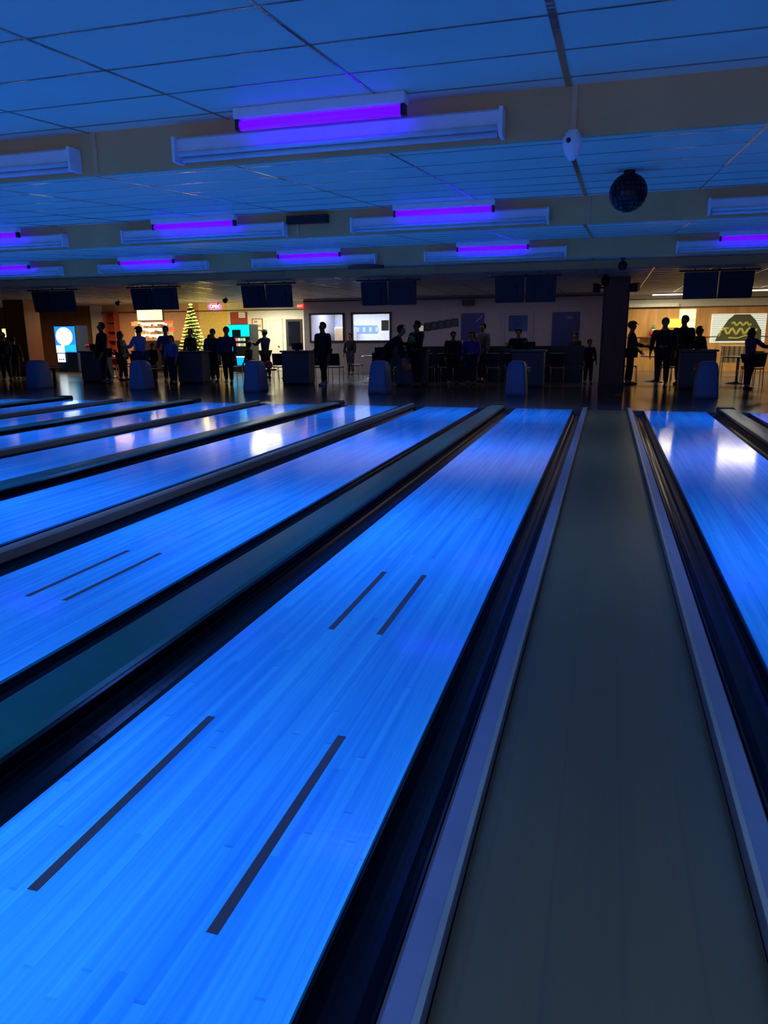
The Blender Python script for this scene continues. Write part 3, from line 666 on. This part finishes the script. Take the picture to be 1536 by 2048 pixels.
t = thing('snowman', 'white stuffed snowman in red on the shelf by the orange wall', 'decoration', (2.72, YR - .2, 1.27))
s = MB(); s.ball((0, 0, .1), .12, seg=12); s.build('body', mat('red cloth', (.75, .04, .05), .7), t)
s = MB(); s.ball((0, 0, .25), .085, seg=12); s.build('head', mat('white felt', (.85, .85, .75), .8), t)
s = MB(); s.lathe([(.11, .31), (.11, .325), (.06, .33), (.05, .42)], n=12); s.build('hat', mat('green felt', (.1, .3, .1), .8), t)
o = bx('wall_shelf', MT['woodpillar'], None, 2.3, 3.1, YR - .35, YR - .031, 1.235, 1.268); tag(o, 'small wooden shelf under the snowman on the orange wall', 'shelf')
t = thing('folding_table', 'table draped in a cream cloth under the green sign', 'table', (5.06, 12.3, 0))
s = MB()
n = 40; top = []; 
prof = [(-.42, -.35), (.42, -.35), (.42, .35), (-.42, .35)]
s.box(-.42, .42, -.3, .3, .96, .985, bev=.008)
for k in range(28):
    a = -.42 + .03 * k; dy = .012 * math.sin(k * 1.3)
    s.box(a, a + .031, -.318 + dy, -.302 + dy, .45, .97)
s.build('tablecloth', mat('cream cloth', (.9, .72, .38), .8), t)
for sx in (-.36, .36):
    for sy in (-.24, .24):
        s = MB(); s.tube([(sx, sy, 0), (sx, sy, .96)], .014); s.build('leg', MT['chrome'], t)

# tables and chairs of the concourse
def chair_proto():
    t = thing('chair', 'x', 'chair')
    s = MB(); s.box(-.21, .21, -.2, .2, .43, .46, bev=.012); s.build('seat', MT['chair'], t)
    s = MB(); s.prism([(.17, .52), (.20, .50), (.27, .86), (.24, .87)], -.2, .2, 'X'); s.build('backrest', MT['chair'], t)
    for sx in (-.18, .18):
        for sy, ty in ((-.17, -.17), (.19, .19)):
            s = MB()
            if sy > 0: s.tube([(sx, .21, 0), (sx, .185, .44), (sx, .235, .80)], .012)
            else: s.tube([(sx, -.19, 0), (sx, -.165, .44)], .012)
            s.build('leg', MT['chrome'], t)
    return t
def table_proto():
    t = thing('table', 'x', 'table')
    s = MB(); s.lathe([(.42, .715), (.45, .72), (.45, .745), (.44, .75)], n=32); s.build('tabletop', MT['top'], t)
    s = MB(); s.lathe([(.452, .722), (.458, .725), (.458, .741), (.452, .744)], n=32); s.build('metal_edge', MT['chrome'], t)
    s = MB(); s.lathe([(.28, 0), (.28, .02), (.04, .06), (.04, .71), (.12, .715)]); s.build('pedestal', MT['chrome'], t)
    return t
CP = chair_proto(); TP = table_proto(); used = {}
def put(proto, x, y, rz, label, group):
    o = proto if not used.get(proto.name) else copy_tree(proto); used[proto.name] = 1
    o.location = (x, y, 0); o.rotation_euler.z = rz; o['label'] = label; o['group'] = group; return o
for x, w in ((-4.05, 'left of'), (-.95, 'right of')):
    t = thing('bench', 'dark high backed bench %s the woman in purple' % w, 'bench', (x, 8.3, 0), 0, 'dark benches behind the seats')
    bx('base', MT['black'], t, -1.4, 1.4, -.2, .25, 0, .38); bx('seat_cushion', MT['chair'], t, -1.42, 1.42, -.28, .2, .38, .48, bev=.02)
    bx('backrest', MT['chair'], t, -1.42, 1.42, .2, .32, .3, 1.05, bev=.02)
for i, (cx0, w) in enumerate(zip(CONX, WHERE)):
    for k in range(4):
        if i == 0: continue
        x = cx0 - 1.15 + .56 * k + (.15 if k > 1 else 0)
        if .6 < x < 1.9: continue
        put(CP, x, 7.55, PI, 'dark chair behind the console ' + w.replace('before the', 'by the'), 'bowlers chairs behind the consoles')
TS = [(-16.4, 9.2, 'left of the lit snack display'), (-13.2, 10.0, 'in front of the christmas tree'), (-9.3, 9.3, 'near the exit sign'), (-6.2, 9.3, 'under the centre window'), (-2.6, 9.4, 'in front of the grey door'), (2.5, 9.0, 'right of the brown pillar'), (4.6, 8.4, 'in front of the cream cloth'), (3.6, 10.6, 'nearest the orange wall')]
for x, y, w in TS:
    put(TP, x, y, 0, 'dark round table ' + w, 'round concourse tables')
    for a in (.4, .4 + 2 * PI / 3, .4 + 4 * PI / 3):
        put(CP, x + .72 * math.sin(a), y - .72 * math.cos(a), a + PI, 'dark chair at the table ' + w, 'chairs at the round tables')

# ============================================================ PEOPLE
SK = [mat('skin', (.45, .24, .16), .55), mat('skin tan', (.30, .15, .09), .55)]
def V(*a): return Vector(a)
def skin_mesh(name, nodes, edges, m, parent, sub=1, root=0):
    me = bpy.data.meshes.new(name); me.from_pydata([n[0] for n in nodes], edges, []); me.materials.append(m)
    o = bpy.data.objects.new(name, me); COL.objects.link(o); o.parent = parent
    md = o.modifiers.new('Skin', 'SKIN'); md.use_smooth_shade = True; md.branch_smoothing = .3
    sv = me.skin_vertices[0].data
    for i, n in enumerate(nodes):
        rr = n[1]; sv[i].radius = rr if isinstance(rr, tuple) else (rr, rr); sv[i].use_root = (i == root)
    sb = o.modifiers.new('Sub', 'SUBSURF'); sb.levels = sub; sb.render_levels = sub
    return o
def person(x, y, h, face, label, shirt=(.03, .03, .05), pants=(.015, .015, .03), hair=(.02, .012, .01), lean=0, arms=((10, 15), (10, 15)), out=(8, 8),
           legs=((4, 4), (-4, 4)), sit=False, cap=None, hairlen=0, wide=1.0, turn=0, z=0, shirtemit=0, skirt=False):
    """face: heading in degrees, 0 looks along +Y. arms: (forward swing, elbow bend) left/right; legs: (hip forward, knee bend)."""
    t = thing('person', label, 'person', (x, y, z), math.radians(face)); H = h; R_ = math.radians
    if sit: legs = ((85, 85), (80, 88)) if legs == ((4, 4), (-4, 4)) else legs
    thigh, shin = .245 * H, .235 * H
    def leg(sx, hp, kn):
        hip = V(sx * .045 * H * wide, 0, 0); a = R_(hp); k_ = hip + V(sx * .01, math.sin(a) * thigh, -math.cos(a) * thigh)
        b = R_(hp - kn); an = k_ + V(sx * .008, math.sin(b) * shin, -math.cos(b) * shin)
        return hip, k_, an
    Ls = [leg(-1, *legs[0]), leg(1, *legs[1])]
    low = min(Ls[0][2].z, Ls[1][2].z) - .042 * H; P0 = V(0, 0, -low)
    la = R_(lean)
    def T(up, fw=0, sx=0): return P0 + V(sx, math.sin(la) * up + math.cos(la) * fw, math.cos(la) * up - math.sin(la) * fw)
    nodes = []; edges = []
    def add(p, rr, par=None):
        nodes.append((tuple(p), rr)); i = len(nodes) - 1
        if par is not None: edges.append((par, i))
        return i
    k = H / 1.75 * 1.22
    pel = add(P0 + V(0, 0, .02), (.115 * k * wide, .085 * k)); wa = add(T(.13 * H), (.095 * k * wide, .075 * k), pel); ch = add(T(.235 * H), (.105 * k * wide, .078 * k), wa)
    nk0 = add(T(.305 * H), (.075 * k, .062 * k), ch); hl = la * .35
    nb = V(*nodes[nk0][0]); ca, sa = math.cos(hl), math.sin(hl); ct, st = math.cos(R_(turn)), math.sin(R_(turn))
    def HD(up, fw=0, sx=0):
        fx, fy = -fw * st + sx * ct, fw * ct + sx * st
        return nb + V(fx, sa * up + ca * fy, ca * up - sa * fy)
    nk = add(HD(.03 * H), .052 * k, nk0); hj = add(HD(.062 * H, .012 * H), (.062 * k, .075 * k), nk); hm = add(HD(.10 * H, .008 * H), (.075 * k, .092 * k), hj); ht = add(HD(.15 * H, 0), (.055 * k, .065 * k), hm)
    ns = add(HD(.085 * H, .064 * H), .012 * k, hm)
    shoulders = []; hands = []; armpts = []
    for si, sx in enumerate((-1, 1)):
        sh = T(.275 * H, 0, sx * .105 * H * wide); a = R_(arms[si][0]); o_ = R_(out[si]); ua, fa = .175 * H, .15 * H
        el = sh + V(sx * math.sin(o_) * ua, math.sin(a) * ua * math.cos(o_), -math.cos(a) * ua * math.cos(o_))
        b = R_(arms[si][0] + arms[si][1]); wr = el + V(sx * math.sin(o_) * fa * .4, math.sin(b) * fa, -math.cos(b) * fa)
        i = add(sh, (.042 * k, .042 * k), ch); j = add(el, .042 * k, i); w_ = add(wr, .027 * k, j)
        d = (wr - el).normalized(); side = V(0, 1, 0) - d * d.y
        side = side.normalized() if side.length > .2 else V(0, 0, 1)
        pm = add(wr + d * .045 * k, (.024 * k, .036 * k), w_); armpts.append((sh, el, wr))
        curl = d.cross(side).normalized() * (-sx)
        for fi in range(4):
            ofs = side * (.028 - .018 * fi) * k; fl = (.07, .078, .072, .056)[fi] * k
            a1 = add(wr + d * .075 * k + ofs, .0085 * k, pm); a2 = add(wr + d * (.075 * k + fl * .5) + ofs + curl * .012, .0085 * k, a1); add(wr + d * (.075 * k + fl * .85) + ofs + curl * .035, .007 * k, a2)
        th = add(wr + d * .035 * k + side * .045 * k, .010 * k, pm); add(wr + d * .075 * k + side * .062 * k + curl * .012, .0085 * k, th)
    feet = []
    for (hip, kn, an) in Ls:
        i = add(P0 + hip, .088 * k * wide, pel); j = add(P0 + kn, .06 * k, i); a_ = add(P0 + an, .040 * k, j); add(P0 + an + V(0, .10 * k, -.03 * k), .03 * k, a_)
    body = skin_mesh('body', nodes, edges, random.choice(SK), t)
    # shirt
    sm = mat('shirt cloth', shirt, .8, var=.12, scale=20, emit=shirt if shirtemit else None, es=shirtemit)
    N2 = []; E2 = []
    def ad(p, rr, par=None):
        N2.append((tuple(p), rr)); i = len(N2) - 1
        if par is not None: E2.append((par, i))
        return i
    a0 = ad(T(-.01 * H), (.15 * k * wide, .115 * k)); a1 = ad(T(.13 * H), (.135 * k * wide, .108 * k), a0); a2 = ad(T(.235 * H), (.165 * k * wide, .118 * k), a1); ad(T(.295 * H), (.085 * k, .072 * k), a2)
    for sh, el, wr in armpts:
        i = ad(sh, .068 * k, a2); j = ad(el, .054 * k, i); ad(el.lerp(wr, .85), .042 * k, j)
    skin_mesh('shirt', N2, E2, sm, t)
    pm_ = mat('trouser cloth', pants, .8, var=.12, scale=20)
    N2 = []; E2 = []
    a0 = ad(P0 + V(0, 0, .03), (.145 * k * wide, .112 * k))
    for (hip, kn, an) in Ls:
        i = ad(P0 + hip, .10 * k * wide, a0); j = ad(P0 + kn, .072 * k, i); ad(P0 + kn.lerp(an, .93), .054 * k, j)
    skin_mesh('trousers', N2, E2, pm_, t)
    for (hip, kn, an) in Ls:
        s = MB(); p = P0 + an; s.ball((p.x, p.y + .05 * k, p.z - .035 * k), .045 * k, .13 * k, .042 * k, seg=12)
        s.build('shoe', MT['chair'] if random.random() < .6 else MT['hood'], t)
    # hair
    s = MB(); c = HD(.112 * H, -.006 * H); hr = .062 * H
    g = bmesh.ops.create_uvsphere(s.b, u_segments=16, v_segments=10, radius=1, matrix=Matrix.Translation(c) @ Matrix.Diagonal((hr * .92, hr * 1.12, hr, 1)))
    fwd = (HD(.1 * H, .1 * H) - HD(.1 * H)).normalized()
    dl = [v for v in s.b.verts if (v.co - c).dot(fwd) > hr * .35 and v.co.z < c.z + hr * .35]
    bmesh.ops.delete(s.b, geom=dl, context='VERTS')
    if hairlen:
        for v in s.b.verts:
            if v.co.z < c.z: v.co.z = c.z + (v.co.z - c.z) * (1 + hairlen * 2.4); v.co -= fwd * .02
    for q_ in s.b.faces: q_.smooth = True
    ho = s.build('hair', mat('hair', hair, .7, var=.2, scale=30), t)
    if cap:
        s = MB(); c2 = HD(.125 * H, 0)
        bmesh.ops.create_uvsphere(s.b, u_segments=16, v_segments=10, radius=1, matrix=Matrix.Translation(c2) @ Matrix.Diagonal((hr, hr * 1.2, hr * .85, 1)))
        bmesh.ops.delete(s.b, geom=[v for v in s.b.verts if v.co.z < c2.z - .005], context='VERTS')
        b0 = c2 + fwd * hr * 1.05; sd = V(-fwd.y, fwd.x, 0)
        vs = [s.b.verts.new(b0 + sd * w_ + fwd * f_ + V(0, 0, z_)) for w_, f_, z_ in ((-.07, -.03, 0), (-.06, .05, -.012), (0, .08, -.015), (.06, .05, -.012), (.07, -.03, 0))]
        s.b.faces.new(vs); v2 = [s.b.verts.new(v.co + V(0, 0, .006)) for v in vs]; s.b.faces.new(v2)
        for i in range(5): s.b.faces.new((vs[i], vs[(i + 1) % 5], v2[(i + 1) % 5], v2[i]))
        s.build('cap', mat('cap cloth', cap, .7), t)
    # eyes
    s = MB()
    for sx in (-1, 1): s.ball(HD(.098 * H, .053 * H, sx * .019 * H), .008 * k, seg=8)
    s.build('eyes', MT['screen'], t)
    return t, armpts
D = (.012, .012, .02)
person(-18.0, 6.0, 1.6, 60, 'person in dark clothes at the far left edge facing right', D)
person(-18.6, 7.1, 1.45, 20, 'shorter dark clothed person second from the left edge', D)
person(-13.8, 5.5, 1.86, 150, 'tall person in black left of the man in the blue shirt', D, wide=1.05, legs=((8, 5), (-10, 6)))
person(-14.2, 7.0, 1.6, -80, 'person in a dark jacket behind the tall person in black', (.03, .03, .05), hairlen=.6)
person(-12.55, 5.6, 1.72, 80, 'man in a blue shirt and cap facing left before the snack display', (.14, .32, 1.0), pants=(.04, .07, .25), cap=(.02, .02, .03), arms=((30, 60), (20, 30)), wide=1.12)
person(-12.85, 6.7, 1.22, 190, 'child in dark clothes in front of the snack display', D)
person(-12.2, 6.5, 1.74, 200, 'person in a dark purple top right of the snack display', (.10, .08, .28), pants=D, arms=((15, 30), (25, 50)))
person(-11.4, 5.5, 1.45, 180, 'person in a pale blue shirt left of the christmas tree', (.16, .20, .70), pants=(.03, .03, .08))
person(-12.4, 8.3, 1.68, 170, 'dark clothed person standing under the left edge of the tree', D)
person(-11.9, 8.7, 1.48, 30, 'short dark clothed person under the right edge of the tree', D, hairlen=.5)
person(-10.7, 6.75, 1.64, 190, 'person in a dark navy jacket left of the cyan vending machine', (.02, .02, .06), wide=1.2)
person(-9.82, 6.0, 1.70, 200, 'person in a dark blue jacket standing beside the cyan vending machine', (.02, .02, .16), pants=D, legs=((12, 6), (-12, 8)), wide=1.1)
person(-9.6, 7.0, 1.22, 90, 'child in black in front of the cream doors', D)
person(-10.0, 9.0, 1.62, 60, 'man in a navy shirt and white cap by the cream doors', (.02, .05, .14), cap=(.8, .8, .75), arms=((50, 60), (40, 70)))
person(-6.72, 5.9, 1.80, 165, 'person in black standing alone on the approach in front of the centre window', D, legs=((14, 4), (-14, 4)), arms=((6, 6), (-6, 6)), wide=1.1)
person(-7.85, 11.6, 1.5, 180, 'dark figure far back under the window mullion', D)
tb, _ = person(-4.62, 4.95, 1.86, -82, 'person in black bending over to lift an orange ball', D, lean=48, arms=((12, 8), (18, -6)), legs=((6, 12), (-8, 10)), wide=1.15)
person(-3.90, 5.7, 1.78, 150, 'dark clothed person right of the bending bowler holding a green ball', (.02, .02, .03), arms=((30, 80), (20, 85)), wide=1.1)
person(-3.15, 7.0, 1.50, 200, 'dark figure left of the woman in purple', D, wide=1.25)
person(-2.6, 6.9, 1.5, 175, 'woman in a purple top standing left of the console at the lane end', (.16, .06, .40), pants=(.02, .02, .08), wide=1.25, hairlen=.8)
person(-2.45, 7.9, 1.74, 160, 'person in a grey top behind the woman in purple', (.14, .13, .12))
person(-1.3, 7.0, 1.56, 180, 'dark clothed person behind the console at the lane end', D, arms=((45, 60), (45, 60)), wide=1.25)
person(0.15, 9.2, 1.45, 160, 'dark figure before the large dark blue poster', D, hairlen=.6)
person(.62, 7.6, 1.25, 200, 'small dark figure just left of the brown pillar', D)
person(1.72, 7.4, 1.72, -85, 'man in a dark cap facing right beside the brown pillar', (.02, .03, .07), cap=(.02, .02, .02), arms=((10, 40), (20, 60)))
person(2.52, 6.8, 1.80, 170, 'broad man in black, left one of the pair before the yellow sign', (.015, .015, .035), wide=1.3, legs=((10, 4), (-8, 4)))
person(3.05, 7.5, 1.86, 150, 'tall man in black, right one of the pair before the yellow sign', (.012, .012, .02), wide=1.2)
person(3.52, 8.1, 1.58, -60, 'shorter person in black right of the pair of men', D, hairlen=.3)
person(4.52, 6.2, 1.50, -60, 'woman in a purple coat at the far right reaching to the right', (.14, .02, .22), pants=(.02, .01, .05), hairlen=.7, arms=((15, 30), (55, 30)), hair=(.04, .01, .05))
ball(-3.93, 4.78, .56, (.95, .22, .04), 'orange bowling ball held low by the bending person')
ball(-3.97, 5.30, 1.27, (.02, .45, .12), 'green bowling ball held in front of the standing person')

# party light: small red laser dots on the approach
for i, (x, y) in enumerate(((1.38, 3.79), (2.90, 2.26), (3.45, 1.88), (3.92, 1.73))):
    l = bpy.data.lights.new('laser_spot', 'SPOT'); l.energy = 1800; l.color = (1, .05, .08); l.spot_size = math.radians(1.8); l.spot_blend = .3; l.shadow_soft_size = .004
    o = bpy.data.objects.new('laser_spot', l); o.location = (3.0, 4.6, 2.6); COL.objects.link(o)
    d = Vector((x, y, 0)) - o.location; o.rotation_euler = d.to_track_quat('-Z', 'Y').to_euler()
